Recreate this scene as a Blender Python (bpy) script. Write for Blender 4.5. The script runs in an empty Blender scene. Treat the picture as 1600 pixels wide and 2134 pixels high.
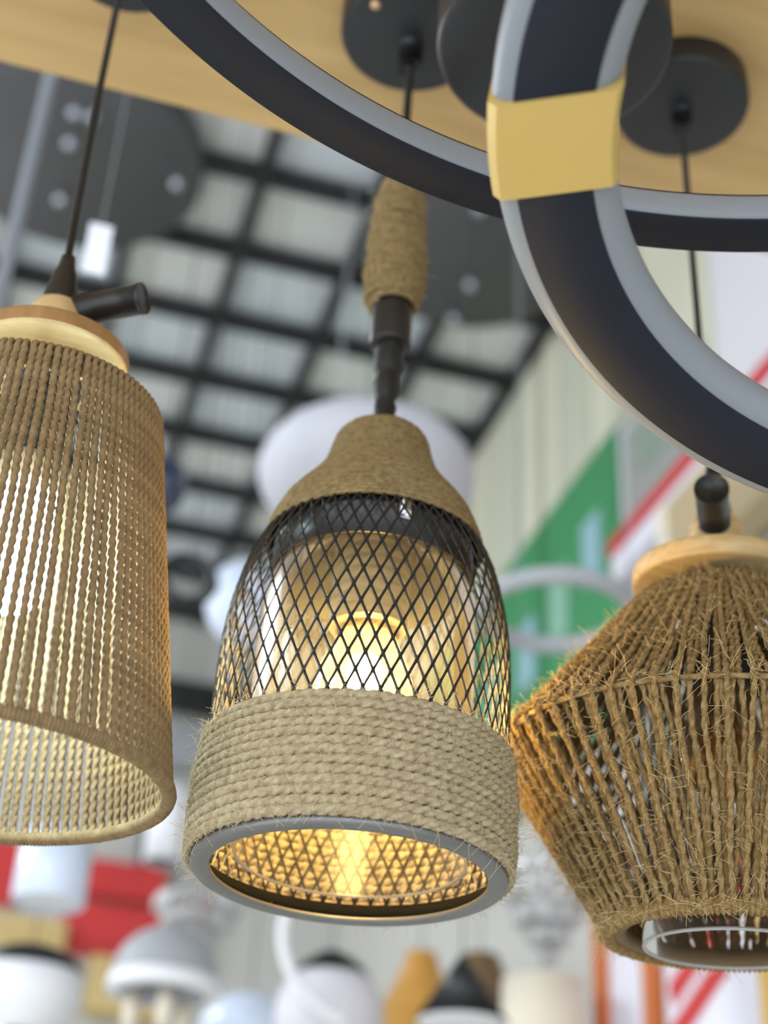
import bpy, math, random
import numpy as np
from mathutils import Matrix, Vector

rng = np.random.default_rng(7)
random.seed(7)
PI = math.pi
SC = bpy.context.scene
COL = SC.collection
EYE = 1.6                      # camera height; z below is measured from the eye

# ------------------------------------------------------------------ camera
def camera():
    yaw, pitch, roll = math.radians(15), math.radians(32), math.radians(3.1)
    fw = Vector((math.sin(yaw), math.cos(yaw), 0)); rt = Vector((math.cos(yaw), -math.sin(yaw), 0)); up = Vector((0, 0, 1))
    F = fw * math.cos(pitch) + up * math.sin(pitch)
    U = up * math.cos(pitch) - fw * math.sin(pitch)
    X = rt * math.cos(roll) + U * math.sin(roll)
    Y = U * math.cos(roll) - rt * math.sin(roll)
    cd = bpy.data.cameras.new('camera')
    cd.sensor_fit = 'VERTICAL'; cd.sensor_height = 24.0
    cd.lens = 3200 / 2134 * 24.0
    cd.dof.use_dof = True; cd.dof.focus_distance = 0.83; cd.dof.aperture_fstop = 2.7
    cd.clip_start = 0.05; cd.dof.aperture_blades = 0
    o = bpy.data.objects.new('camera', cd); COL.objects.link(o)
    M = Matrix((X, Y, -F)).transposed().to_4x4(); M.translation = (0, 0, EYE)
    o.matrix_world = M
    SC.camera = o
camera()

# ------------------------------------------------------------------ world, lights, exposure
w = bpy.data.worlds.new('world'); SC.world = w; w.use_nodes = True
w.node_tree.nodes['Background'].inputs[0].default_value = (0.90, 0.95, 1.0, 1)
w.node_tree.nodes['Background'].inputs[1].default_value = 2.2
SC.view_settings.view_transform = 'Standard'; SC.view_settings.look = 'None'
SC.view_settings.exposure = 0.12; SC.view_settings.gamma = 1.0
SC.view_settings.use_curve_mapping = False
SC.cycles.transparent_max_bounces = 24
SC.cycles.max_bounces = 10; SC.cycles.diffuse_bounces = 5
SC.cycles.caustics_reflective = False; SC.cycles.caustics_refractive = False

def area(loc, target, sx, sy, power, col):
    ld = bpy.data.lights.new('fill_light', 'AREA'); ld.shape = 'RECTANGLE'; ld.size = sx; ld.size_y = sy  # unseen lamps added near the ceiling to fill the shop with light
    ld.energy = power; ld.color = col
    o = bpy.data.objects.new('fill_light', ld); COL.objects.link(o)
    o.location = (loc[0], loc[1], loc[2] + EYE)
    d = Vector(target) - Vector(loc)
    o.rotation_euler = d.to_track_quat('-Z', 'Y').to_euler()
area((-1.6, -0.4, 2.25), (-0.9, 1.2, 0.0), 1.2, 1.2, 60, (0.93, 0.97, 1.0))
area((-1.9, 3.4, 2.3), (-1.0, 3.2, 0.0), 1.0, 1.6, 120, (0.95, 0.98, 1.0))

# ------------------------------------------------------------------ materials
def lin(c):
    return tuple((x / 255 / 12.92) if x / 255 <= 0.04045 else ((x / 255 + 0.055) / 1.055) ** 2.4 for x in c)
def mat(name, rgb, rough=0.6, metal=0.0, rgb2=None, scale=40, stretch=(1, 1, 1), bump=0.0, bscale=None, spec=0.5, detail=4):
    m = bpy.data.materials.new(name); m.use_nodes = True
    nt = m.node_tree; b = nt.nodes['Principled BSDF']
    c = lin(rgb)
    b.inputs['Base Color'].default_value = (*c, 1)
    b.inputs['Roughness'].default_value = rough; b.inputs['Metallic'].default_value = metal
    b.inputs['Specular IOR Level'].default_value = spec
    tc = nt.nodes.new('ShaderNodeTexCoord'); mp = nt.nodes.new('ShaderNodeMapping')
    mp.inputs['Scale'].default_value = stretch
    nt.links.new(tc.outputs['Object'], mp.inputs['Vector'])
    n = nt.nodes.new('ShaderNodeTexNoise'); n.inputs['Scale'].default_value = scale; n.inputs['Detail'].default_value = detail
    nt.links.new(mp.outputs[0], n.inputs['Vector'])
    if rgb2:
        r = nt.nodes.new('ShaderNodeValToRGB')
        r.color_ramp.elements[0].position = 0.3; r.color_ramp.elements[1].position = 0.7
        r.color_ramp.elements[0].color = (*c, 1); r.color_ramp.elements[1].color = (*lin(rgb2), 1)
        nt.links.new(n.outputs['Fac'], r.inputs[0]); nt.links.new(r.outputs[0], b.inputs['Base Color'])
    if bump:
        n2 = n
        if bscale:
            n2 = nt.nodes.new('ShaderNodeTexNoise'); n2.inputs['Scale'].default_value = bscale; n2.inputs['Detail'].default_value = 3
            nt.links.new(mp.outputs[0], n2.inputs['Vector'])
        bp = nt.nodes.new('ShaderNodeBump'); bp.inputs['Strength'].default_value = bump; bp.inputs['Distance'].default_value = 0.002
        nt.links.new(n2.outputs['Fac'], bp.inputs['Height']); nt.links.new(bp.outputs[0], b.inputs['Normal'])
    return m
def glass(name, tint, haze=0.05, hazecol=(0.9, 0.85, 0.7), ior=1.45, rough=0.02):
    m = bpy.data.materials.new(name); m.use_nodes = True; nt = m.node_tree
    nt.nodes.remove(nt.nodes['Principled BSDF'])
    out = nt.nodes['Material Output']
    t = nt.nodes.new('ShaderNodeBsdfTransparent'); t.inputs[0].default_value = (*tint, 1)
    g = nt.nodes.new('ShaderNodeBsdfGlossy'); g.inputs['Roughness'].default_value = rough
    f = nt.nodes.new('ShaderNodeFresnel'); f.inputs[0].default_value = ior
    mx = nt.nodes.new('ShaderNodeMixShader')
    nt.links.new(f.outputs[0], mx.inputs[0]); nt.links.new(t.outputs[0], mx.inputs[1]); nt.links.new(g.outputs[0], mx.inputs[2])
    d = nt.nodes.new('ShaderNodeBsdfTranslucent'); d.inputs[0].default_value = (*hazecol, 1)
    d2 = nt.nodes.new('ShaderNodeBsdfDiffuse'); d2.inputs[0].default_value = (*hazecol, 1)
    a = nt.nodes.new('ShaderNodeMixShader'); a.inputs[0].default_value = 0.5
    nt.links.new(d.outputs[0], a.inputs[1]); nt.links.new(d2.outputs[0], a.inputs[2])
    m2 = nt.nodes.new('ShaderNodeMixShader'); m2.inputs[0].default_value = haze
    nt.links.new(mx.outputs[0], m2.inputs[1]); nt.links.new(a.outputs[0], m2.inputs[2])
    nt.links.new(m2.outputs[0], out.inputs[0])
    return m
def emit(name, col, s):
    m = bpy.data.materials.new(name); m.use_nodes = True; nt = m.node_tree
    nt.nodes.remove(nt.nodes['Principled BSDF'])
    e = nt.nodes.new('ShaderNodeEmission'); e.inputs[0].default_value = (*col, 1); e.inputs[1].default_value = s
    nt.links.new(e.outputs[0], nt.nodes['Material Output'].inputs[0])
    return m
def milky(name, rgb, rough=0.35, tr=0.3):
    m = mat(name, rgb, rough)
    b = m.node_tree.nodes['Principled BSDF']
    b.inputs['Subsurface Weight'].default_value = 0.0
    return m

M = dict(
    board=mat('oak_veneer', (208, 174, 118), 0.55, rgb2=(188, 154, 100), scale=3, stretch=(1.2, 14, 14), bump=0.05),
    beech=mat('beech_wood', (206, 182, 134), 0.5, rgb2=(182, 152, 104), scale=9, stretch=(3, 16, 22), bump=0.08),
    beech_edge=mat('beech_edge_grain', (164, 126, 82), 0.5, rgb2=(142, 106, 66), scale=10, stretch=(9, 9, 2), bump=0.06),
    black=mat('black_plastic', (26, 27, 30), 0.38),
    black_soft=mat('black_cable', (20, 20, 22), 0.6),
    black_metal=mat('black_lacquered_steel', (26, 27, 30), 0.3, metal=0.0, spec=0.7),
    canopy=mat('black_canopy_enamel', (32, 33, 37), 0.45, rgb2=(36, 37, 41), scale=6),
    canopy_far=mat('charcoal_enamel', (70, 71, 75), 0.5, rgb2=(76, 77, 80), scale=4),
    ring_black=mat('navy_black_powder_coat', (25, 29, 40), 0.65, rgb2=(28, 32, 43), scale=12, spec=0.25),
    diff=milky('milky_silicone', (128, 134, 142), 0.5),
    gold=mat('satin_gold', (200, 172, 102), 0.5, metal=0.2, rgb2=(192, 164, 94), scale=5),
    jute=mat('jute_rope', (186, 172, 142), 0.9, rgb2=(148, 132, 104), scale=260, stretch=(1, 1, 1), bump=0.5, bscale=900, spec=0.1),
    jute_shaded=mat('shaded_jute_rope', (156, 136, 98), 0.9, rgb2=(120, 100, 66), scale=260, bump=0.6, bscale=900, spec=0.1),  # darker copy of jute; shade on cap and grip put into the colour
    jute_gold=mat('golden_jute_twine', (166, 140, 96), 0.9, rgb2=(118, 94, 58), scale=240, bump=0.8, bscale=900, spec=0.1),
    paper=mat('brown_paper_cord', (146, 123, 90), 0.75, rgb2=(116, 95, 66), scale=160, bump=0.25, bscale=700, spec=0.2),
    fibre=mat('loose_jute_fibre', (204, 190, 160), 0.8, spec=0.2),
    fibre_gold=mat('golden_jute_fibre', (206, 182, 134), 0.8, spec=0.2),
    mesh=mat('black_mesh_steel', (24, 23, 22), 0.42, spec=0.5),
    matt_black=mat('matt_black_lip', (22, 22, 22), 0.9, spec=0.1),
    steel=mat('grey_steel', (128, 128, 126), 0.42, metal=0.6, rgb2=(120, 120, 119), scale=30),
    chrome=mat('chrome', (205, 208, 214), 0.16, metal=1.0),
    satin=mat('satin_chrome', (190, 196, 208), 0.35, metal=0.7),
    brass=mat('brass_screw', (230, 190, 150), 0.3, metal=0.8),
    glass=glass('clear_glass', (0.97, 0.955, 0.91), 0.05, ior=1.20, rough=0.20),
    bulbglass=glass('warm_bulb_glass', (1.0, 0.93, 0.76), 0.11, (1.0, 0.80, 0.42)),  # warm tint and scatter stand in for the glow around the filaments
    lantern_glass=glass('lantern_glass', (0.96, 0.94, 0.9), 0.012, ior=1.15, rough=0.06),
    amberglass=glass('amber_bulb_glass', (0.86, 0.62, 0.30), 0.06, (0.8, 0.5, 0.2)),
    crystal=glass('cut_crystal', (0.95, 0.96, 0.98), 0.40, (1.0, 1.0, 1.0), 2.0, 0.08),  # strong white scatter brightens the beads in place of sparkle
    filament=emit('warm_filament', (1.0, 0.72, 0.30), 270),
    led=emit('cool_white_led', (0.68, 0.92, 1.0), 90),
    socket=mat('grey_socket', (120, 114, 100), 0.5, rgb2=(104, 98, 84), scale=30),
    socket_black=mat('black_socket', (16, 17, 22), 0.3),
    amber_base=mat('orange_bulb_base', (226, 140, 60), 0.5),
    white=mat('white_shade', (226, 228, 234), 0.6),
    white_fabric=mat('white_fabric', (194, 194, 204), 0.8, rgb2=(184, 188, 200), scale=20),
    bluewhite=mat('blue_white_glass', (206, 218, 238), 0.25),
    cream=mat('cream_shade', (222, 214, 196), 0.7),
    grey_shade=mat('grey_shade', (156, 160, 166), 0.6),
    amber_wood=mat('honey_wood', (206, 156, 74), 0.5, rgb2=(186, 132, 58), scale=8, stretch=(1, 1, 8)),
    brown=mat('brown_wicker', (110, 88, 58), 0.7),
    blueglass=mat('dark_blue_glass', (30, 46, 72), 0.12, spec=0.8),
    ceil_tile=mat('ceiling_tile', (226, 230, 232), 0.9, rgb2=(220, 223, 225), scale=3),
    ceil_tile_b=mat('ceiling_tile_bluish', (214, 224, 236), 0.9, rgb2=(220, 228, 236), scale=3),
    ceil=mat('ceiling_slab', (176, 178, 180), 0.9),
    grid=mat('black_grid_steel', (30, 32, 36), 0.55),
    wall=mat('painted_wall', (190, 190, 186), 0.85, rgb2=(182, 182, 178), scale=2),
    cream_panel=mat('cream_wall_panel', (206, 206, 186), 0.8, rgb2=(198, 198, 180), scale=3),
    sage_panel=mat('sage_wall_panel', (186, 190, 172), 0.8),
    lav_panel=mat('pale_lavender_panel', (208, 208, 216), 0.8),
    grey_panel=mat('grey_wall_panel', (150, 150, 150), 0.8, rgb2=(140, 150, 144), scale=6),
    floor=mat('floor_tile', (222, 220, 214), 0.5, rgb2=(214, 212, 206), scale=2),
    green=mat('green_banner', (52, 140, 86), 0.6, rgb2=(58, 130, 84), scale=4),
    palegreen=mat('pale_green_print', (132, 178, 158), 0.6),
    paleblue=mat('pale_blue_print', (140, 178, 190), 0.6),
    red=mat('red_print', (200, 52, 54), 0.55, rgb2=(186, 46, 48), scale=4),
    darkred=mat('dark_red_print', (150, 50, 50), 0.6),
    whiteprint=mat('white_print', (222, 222, 236), 0.5),
    mustard=mat('mustard_post', (196, 160, 84), 0.6),
    orange=mat('orange_frame', (206, 104, 50), 0.6, rgb2=(180, 110, 56), scale=6),
    beige=mat('beige_card', (176, 160, 128), 0.8),
    tan=mat('tan_card', (196, 172, 120), 0.8),
    tag=mat('white_paper_tag', (226, 230, 244), 0.6),
)

# ------------------------------------------------------------------ mesh builders
class MB:
    def __init__(s): s.V = []; s.F = []; s.n = 0
    def add(s, V, F):
        V = np.asarray(V, float).reshape(-1, 3)
        s.V.append(V); s.F += [tuple(int(i) + s.n for i in f) for f in F]; s.n += len(V); return s
    def addq(s, V, Q):
        V = np.asarray(V, float).reshape(-1, 3); Q = np.asarray(Q) + s.n
        s.V.append(V); s.F += Q.tolist(); s.n += len(V); return s
    def mesh(s, name, m, smooth=True):
        me = bpy.data.meshes.new(name)
        me.from_pydata(np.concatenate(s.V).tolist(), [], s.F)
        if smooth: me.polygons.foreach_set('use_smooth', [True] * len(me.polygons))
        me.materials.append(m); me.update(); return me
def gridq(nu, nv, cu, cv):
    iu = np.arange(nu if cu else nu - 1); iv = np.arange(nv if cv else nv - 1)
    a, b = np.meshgrid(iu, iv, indexing='ij'); a2 = (a + 1) % nu; b2 = (b + 1) % nv
    return np.stack([a * nv + b, a2 * nv + b, a2 * nv + b2, a * nv + b2], -1).reshape(-1, 4)
def sweep(mb, P, N, B, rad, ns=8, k=0, e=0.0, tw=None, closed=False, caps=True, flat=(1, 1)):
    """tube along P with frames N,B; rad scalar/array; k-lobed twisted section with twist angle tw"""
    P = np.asarray(P, float); n = len(P)
    N = np.broadcast_to(np.asarray(N, float), P.shape); B = np.broadcast_to(np.asarray(B, float), P.shape)
    rad = np.broadcast_to(np.asarray(rad, float), (n,))
    ph = np.arange(ns) * 2 * PI / ns
    if k:
        x = (ph[None, :] - tw[:, None] + PI / k) % (2 * PI / k) - PI / k      # plies: k overlapping circles
        r = rad[:, None] * (e * np.cos(x) + np.sqrt(np.maximum((1 - e) ** 2 - (e * np.sin(x)) ** 2, 1e-6)))
    else:
        r = np.repeat(rad[:, None], ns, 1)
    V = P[:, None, :] + r[..., None] * (flat[0] * np.cos(ph)[None, :, None] * N[:, None, :] + flat[1] * np.sin(ph)[None, :, None] * B[:, None, :])
    base = mb.n
    mb.addq(V.reshape(-1, 3), gridq(n, ns, closed, True))
    if caps and not closed:
        mb.F.append(tuple(base + j for j in range(ns))[::-1]); mb.F.append(tuple(base + (n - 1) * ns + j for j in range(ns)))
    return mb
def frames(P, closed=False):
    P = np.asarray(P, float); T = np.gradient(P, axis=0)
    if closed: T = np.roll(P, -1, 0) - np.roll(P, 1, 0)
    T /= np.linalg.norm(T, axis=1)[:, None]
    N = np.zeros_like(P); r = np.array([0.31, 0.87, 0.11])
    v = np.cross(T[0], r); v /= np.linalg.norm(v)
    for i in range(len(P)):
        v = v - T[i] * (v @ T[i]); v /= np.linalg.norm(v); N[i] = v
    return N, np.cross(T, N)
def tube(mb, P, rad, ns=8, **kw):
    N, B = frames(P); return sweep(mb, P, N, B, rad, ns, **kw)
def rod(mb, a, b, r, ns=10, r2=None):
    return tube(mb, [a, b], np.array([r, r if r2 is None else r2]), ns)
def lathe(mb, prof, seg=64, closed=False):
    prof = np.asarray(prof, float); th = np.arange(seg) * 2 * PI / seg
    V = np.stack([prof[:, 0][:, None] * np.cos(th), prof[:, 0][:, None] * np.sin(th), np.repeat(prof[:, 1][:, None], seg, 1)], -1)
    q = gridq(len(prof), seg, closed, True)
    mb.addq(V.reshape(-1, 3), q[:, ::-1]); return mb
def torus(mb, R, r, z=0, seg=96, ns=10, c=(0, 0)):
    th = np.arange(seg) * 2 * PI / seg
    N = np.stack([np.cos(th), np.sin(th), 0 * th], -1); P = N * R + [c[0], c[1], z]
    return sweep(mb, P, N, np.array([0, 0, 1.0]), r, ns, closed=True)
def box(mb, c, s, bev=0.0):
    c = np.asarray(c, float); h = np.asarray(s, float) / 2
    if bev <= 0:
        V = [c + h * np.array([i, j, k]) for i in (-1, 1) for j in (-1, 1) for k in (-1, 1)]
        return mb.add(V, [(0, 1, 3, 2), (4, 6, 7, 5), (0, 4, 5, 1), (2, 3, 7, 6), (0, 2, 6, 4), (1, 5, 7, 3)])
    V = []; idx = {}
    for i in (-1, 1):
        for j in (-1, 1):
            for k in (-1, 1):
                for ax in range(3):
                    g = np.array([i, j, k]) * (h - bev); g[ax] = (i, j, k)[ax] * h[ax]
                    idx[(i, j, k, ax)] = len(V); V.append(c + g)
    F = []
    for ax in range(3):
        o = [a for a in range(3) if a != ax]
        for s_ in (-1, 1):
            q = []
            for a, b in ((-1, -1), (1, -1), (1, 1), (-1, 1)):
                t = [0, 0, 0]; t[ax] = s_; t[o[0]] = a; t[o[1]] = b; q.append(idx[(*t, ax)])
            F.append(q)
            for a in (-1, 1):       # edge strips
                pass
    for ax in range(3):             # edges parallel to ax
        o = [a for a in range(3) if a != ax]
        for a in (-1, 1):
            for b in (-1, 1):
                t0 = [0, 0, 0]; t0[o[0]] = a; t0[o[1]] = b; t1 = list(t0); t0[ax] = -1; t1[ax] = 1
                F.append([idx[(*t0, o[0])], idx[(*t0, o[1])], idx[(*t1, o[1])], idx[(*t1, o[0])]])
    for i in (-1, 1):
        for j in (-1, 1):
            for k in (-1, 1):
                F.append([idx[(i, j, k, a)] for a in range(3)])
    return mb.add(V, F)
def blob(mb, c, r, seg=24, rings=14, sz=1.0):
    ph = np.linspace(0, PI, rings)
    prof = np.stack([np.maximum(np.sin(ph), 1e-4) * r, -np.cos(ph) * r * sz], -1)
    b = mb.n; lathe(mb, prof, seg)
    mb.V[-1] = mb.V[-1] + np.asarray(c, float)
    return mb

# ------------------------------------------------------------------ object helpers
def link(name, me, parent=None, mx=None):
    o = bpy.data.objects.new(name, me); COL.objects.link(o)
    if parent is not None: o.parent = parent
    if mx is not None: o.matrix_basis = mx
    return o
def part(name, mb, m, parent, mx=None, smooth=True, label=None):
    o = link(name, mb.mesh(name, m, smooth), parent, mx)
    if label: o['label'] = label
    return o
def thing(name, loc, label, cat, group=None):
    o = bpy.data.objects.new(name, None); COL.objects.link(o); o.empty_display_size = 0.05
    o.location = (loc[0], loc[1], loc[2] + EYE); o['label'] = label; o['category'] = cat
    if group: o['group'] = group
    return o
def struct(name, mb, m, parent=None, smooth=False):
    o = link(name, mb.mesh(name, m, smooth), parent)
    if parent is None: o['kind'] = 'structure'; o.location = (0, 0, EYE)
    return o
def axis_matrix(P, u, root):
    """local frame whose z axis is u and whose origin is P, relative to a root at `root`"""
    z = Vector(u).normalized(); x = Vector((1, 0, 0)); x = (x - z * x.dot(z)).normalized(); y = z.cross(x)
    m = Matrix((x, y, z)).transposed().to_4x4(); m.translation = Vector(P) - Vector(root); return m
def T(x, y, z): return Matrix.Translation((x, y, z))

# ================================================================== STRUCTURE
HC = 2.4; XW = 1.142; YB = 4.6; XL = -3.0; YF = -2.2
struct('floor', box(MB(), ((XW + XL) / 2, (YB + YF) / 2, -EYE - 0.05), (XW - XL + 0.2, YB - YF, 0.1)), M['floor'])
struct('wall_right', box(MB(), (XW + 0.06, (YB + YF) / 2, 0.45), (0.1, YB - YF, 4.1)), M['wall'])
struct('wall_back', box(MB(), ((XW + XL) / 2, YB + 0.05, 0.45), (XW - XL + 0.2, 0.1, 4.1)), M['wall'])
struct('wall_left', box(MB(), (XL - 0.05, (YB + 1.6) / 2, 0.45), (0.1, YB - 1.6, 4.1)), M['wall'])
ceil = struct('ceiling', box(MB(), ((XW + XL) / 2, (YB + YF) / 2, HC + 0.085), (XW - XL + 0.2, YB - YF, 0.09)), M['ceil'])
SP = 0.2592; GX0 = 0.36 + 3 * SP - 0.012; GY0 = 1.03 * HC
bar_b = MB(); box(bar_b, (0, (YB + YF) / 2, 0), (0.023, YB - YF, 0.045)); meb = bar_b.mesh('grid_bar', M['grid'], False)
bar_a = MB(); box(bar_a, ((XW + XL) / 2, 0, 0), (XW - XL, 0.026, 0.04)); mea = bar_a.mesh('grid_bar', M['grid'], False)
for k in range(16):
    x = GX0 - k * SP
    if x > XL: link('grid_bar', meb, ceil, T(x, 0, HC + 0.005))
for k in range(-6, 9):
    y = GY0 + k * SP
    if YF < y < YB: link('grid_bar', mea, ceil, T(0, y, HC))
tile = MB(); box(tile, (0, 0, 0), (SP - 0.022, SP - 0.024, 0.012), 0.003)
tms = [tile.mesh('ceiling_tile', M['ceil_tile'], False), tile.mesh('ceiling_tile', M['ceil_tile_b'], False)]
for i in range(0, 9):
    for j in range(-6, 8):
        link('ceiling_tile', tms[int(rng.random() < 0.4)], ceil, T(GX0 - (i + .5) * SP, GY0 + (j + .5) * SP, HC + 0.036))
# right wall cladding: vertical boards above, wide pale panels nearer the camera
wr = bpy.data.objects['wall_right']
y = 2.42; k = 0
widths = [0.13, 0.17, 0.11, 0.15, 0.2, 0.12, 0.16, 0.18, 0.14, 0.17, 0.13, 0.16, 0.19, 0.15]
while y < YB - 0.05:
    wd = min(widths[k % len(widths)], YB - y)
    b = MB(); box(b, (XW + 0.004, y + wd / 2, 2.13), (0.014, wd - 0.012, 0.53), 0.003)
    part('wall_board', b, M['cream_panel' if k % 3 != 1 else 'sage_panel'], wr, smooth=False); y += wd; k += 1
for y0, y1, z0, z1, mm in ((1.0, 1.98, 1.62, 2.38, 'lav_panel'), (1.99, 2.27, 1.60, 2.38, 'cream_panel'), (2.28, 2.41, 1.88, 2.38, 'sage_panel'),
                           (2.36, 2.41, 1.58, 1.86, 'lav_panel'), (2.0, 2.355, 1.58, 1.595, 'grey_panel')):
    b = MB(); box(b, (XW + 0.004, (y0 + y1) / 2, (z0 + z1) / 2), (0.014, y1 - y0, z1 - z0), 0.003)
    part('wall_board', b, M[mm], wr, smooth=False)

# ================================================================== DISPLAY BOARD
ZB = 0.985
root = thing('display_board', (0.1, 0.3, ZB), 'wide pale oak-veneer board overhead, from which the rope pendant lamps hang', 'board')
def rel(mb, root):
    off = np.array([root.location.x, root.location.y, root.location.z - EYE])
    mb.V = [v - off for v in mb.V]; return mb
b = MB(); box(b, (0.05, 0.279, ZB + 0.015), (2.1, 1.358, 0.03), 0.002); part('panel', rel(b, root), M['board'], root, smooth=False)
for x in (-0.85, 0.95):
    for yy in (-0.2, 0.7):
        b = MB(); rod(b, (x, yy, ZB + 0.02), (x, yy, HC + 0.045), 0.008); part('hanger_rod', rel(b, root), M['black_metal'], root)

# ================================================================== FIBRES
def fuzz(mb, pts, nrm, length, rad, seed=1):
    r = np.random.default_rng(seed)
    for p, n in zip(pts, nrm):
        L = length * r.uniform(0.4, 1.6)
        d = n * r.uniform(0.25, 1.0) + r.normal(0, 0.75, 3); d /= np.linalg.norm(d)
        c = r.normal(0, 0.8, 3)
        t = np.linspace(0, 1, 5)[:, None]
        P = p + d * t * L + c * (t ** 2) * L * 0.6
        tube(mb, P, rad, 3, caps=False)

def canopy(root, c, r, th=0.026, seg=64):
    off = np.array([root.location.x, root.location.y, root.location.z - EYE])
    b = MB()
    lathe(b, [(1e-4, -th), (r - 0.004, -th), (r - 0.001, -th + 0.001), (r, -th + 0.004), (r, 0), (1e-4, 0)], seg)
    b.V = [v + np.asarray(c) - off for v in b.V]
    return part('ceiling_canopy', b, M['canopy'], root)

# ================================================================== LEFT LAMP (cord drum)
LP = np.array([-0.008, 0.79, 0.60]); LU = np.array([-0.0053, -0.0488, 1.0])
root = thing('drum_pendant_lamp', (-0.010, 0.79, ZB), 'pendant lamp with tall brown twisted-cord drum shade and cool white bulb, leftmost', 'lamp')
ro = (-0.010, 0.79, ZB)
canopy(root, (-0.010, 0.80, ZB), 0.050)
b = MB(); rod(b, (-0.010, 0.79, ZB - 0.044), (-0.010, 0.79, ZB - 0.024), 0.009); part('cord_clamp', rel(b, root), M['black'], root)
b = MB(); tube(b, [(-0.0105, 0.79, ZB - 0.03), (-0.0105, 0.79, 0.80), (-0.0095, 0.79, 0.70), (-0.0085, 0.7903, 0.65)], 0.0026, 8); part('cord', rel(b, root), M['black_soft'], root)
X = axis_matrix(LP, LU, ro)
b = MB(); lathe(b, [(1e-4, 0.0545), (0.0045, 0.054), (0.0055, 0.046), (0.0082, 0.038), (0.0086, 0.034), (0.0094, 0.031), (0.0115, 0.018), (0.0118, 0.012), (1e-4, 0.012)], 32)
part('cord_grip', b, M['black'], root, X)
b = MB(); lathe(b, [(1e-4, 0.016), (0.011, 0.0155), (0.0155, 0.013), (0.0178, 0.008), (0.0185, 0.002), (0.0185, -0.021), (1e-4, -0.021)], 48)
part('wooden_neck', b, M['beech'], root, X)
b = MB(); rod(b, (0.008, -0.004, 0.010), (0.0470, -0.0278, 0.0135), 0.0098, 24)
rod(b, (0.0474, -0.0280, 0.0135), (0.0498, -0.0295, 0.0137), 0.0103, 24)
part('side_arm', b, M['black'], root, X)
b = MB(); lathe(b, [(1e-4, -0.0195), (0.047, -0.0195), (0.0487, -0.0205), (0.0492, -0.022), (0.0492, -0.030)], 64); part('wooden_disc', b, M['beech_edge'], root, X, label='wooden disc with brown side grain')
b = MB(); lathe(b, [(0.0492, -0.030), (0.0485, -0.0316), (0.047, -0.032), (1e-4, -0.032)], 64); dsc = part('disc_underside', b, M['beech'], root, X)
b = MB(); lathe(b, [(1e-4, -0.031), (0.0225, -0.031), (0.0235, -0.034), (0.0235, -0.050), (0.0205, -0.053), (0.0205, -0.100), (1e-4, -0.100)], 40); part('lamp_socket', b, M['socket_black'], root, X)
# LED bulb: base, translucent lit tube
b = MB(); lathe(b, [(1e-4, -0.100), (0.018, -0.100), (0.022, -0.118), (0.0235, -0.124), (1e-4, -0.124)], 32); part('bulb_base', b, M['white'], root, X)
b = MB(); lathe(b, [(0.0235, -0.124), (0.0245, -0.135), (0.0245, -0.180), (0.022, -0.189), (0.015, -0.194), (1e-4, -0.1955)], 32); part('led_bulb', b, M['led'], root, X, label='glowing cool white tubular bulb')
s0, r0, s1, r1 = 0.066, 0.0737, 0.2945, 0.1075
for nm, rr, ss in (('top_ring', r0 - 0.003, s0 + 0.001),):
    b = MB(); torus(b, rr, 0.0016, -ss, 96, 8); part(nm, b, M['black_metal'], root, X)
b = MB()
for a in range(3):
    t = a * 2 * PI / 3 + 0.4
    rod(b, (0.02 * math.cos(t), 0.02 * math.sin(t), -0.06), ((r0 - .003) * math.cos(t), (r0 - .003) * math.sin(t), -s0 - 0.001), 0.0013, 6)
part('spider_frame', b, M['black_metal'], root, X)
NS = 104
def strand(path_rz, rad, pitch, ns=12, per=10, k=2, e=0.28, seed=0, wob=0.0003):
    """one twisted strand in the plane y=0 following an (r,z) polyline"""
    path = np.asarray(path_rz, float)
    L = np.r_[0, np.cumsum(np.linalg.norm(np.diff(path, axis=0), axis=1))]
    n = int(L[-1] / pitch * per * 1.0) + 2
    s = np.linspace(0, L[-1], n)
    r = np.interp(s, L, path[:, 0]); z = np.interp(s, L, path[:, 1])
    rg = np.random.default_rng(seed)
    wy = np.interp(s, np.linspace(0, L[-1], 9), rg.normal(0, wob, 9))
    P = np.stack([r, wy, z], -1); Tn = np.gradient(P, axis=0); Tn /= np.linalg.norm(Tn, axis=1)[:, None]
    B = np.broadcast_to([0, 1.0, 0], P.shape); N = np.cross(B, Tn)
    mb = MB(); sweep(mb, P, N, B, rad, ns, k=k, e=e, tw=s / pitch * 2 * PI / k * 1.0 * 1.0)
    return mb
# path rises over the top ring and ends on the rim binding
pl = [(r0 - 0.007, -s0 - 0.010), (r0 - 0.0062, -s0 - 0.002), (r0 - 0.0035, -s0 + 0.0035), (r0 - 0.0003, -s0 + 0.002), (r0 + 0.0006, -s0 - 0.004), (r1 - 0.0004, -s1 + 0.004), (r1, -s1 - 0.001)]
sm = [strand(pl, 0.00235, 0.0066, seed=sd, e=0.27).mesh('cord_strand', M['paper']) for sd in (1, 2, 3, 4)]
for i in range(NS):
    a = 2 * PI * (i + rng.normal(0, 0.05)) / NS
    link('cord_strand', sm[i % 4], root, X @ Matrix.Rotation(a, 4, 'Z'))
def binding(R, r, z, ridges, amp=0.14, ns=10, per=4):
    n = ridges * per; th = np.arange(n) * 2 * PI / n
    N = np.stack([np.cos(th), np.sin(th), 0 * th], -1); P = N * R + [0, 0, z]
    rad = r * (1 - amp + amp * np.abs(np.sin(th * ridges / 2)) * 1.6 + rng.normal(0, amp * 0.15, n))
    mb = MB(); sweep(mb, P, N, np.array([0, 0, 1.0]), rad, ns, closed=True); return mb
part('rim_binding', binding(r1, 0.0040, -s1 - 0.002, 312), M['paper'], root, X)

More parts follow.
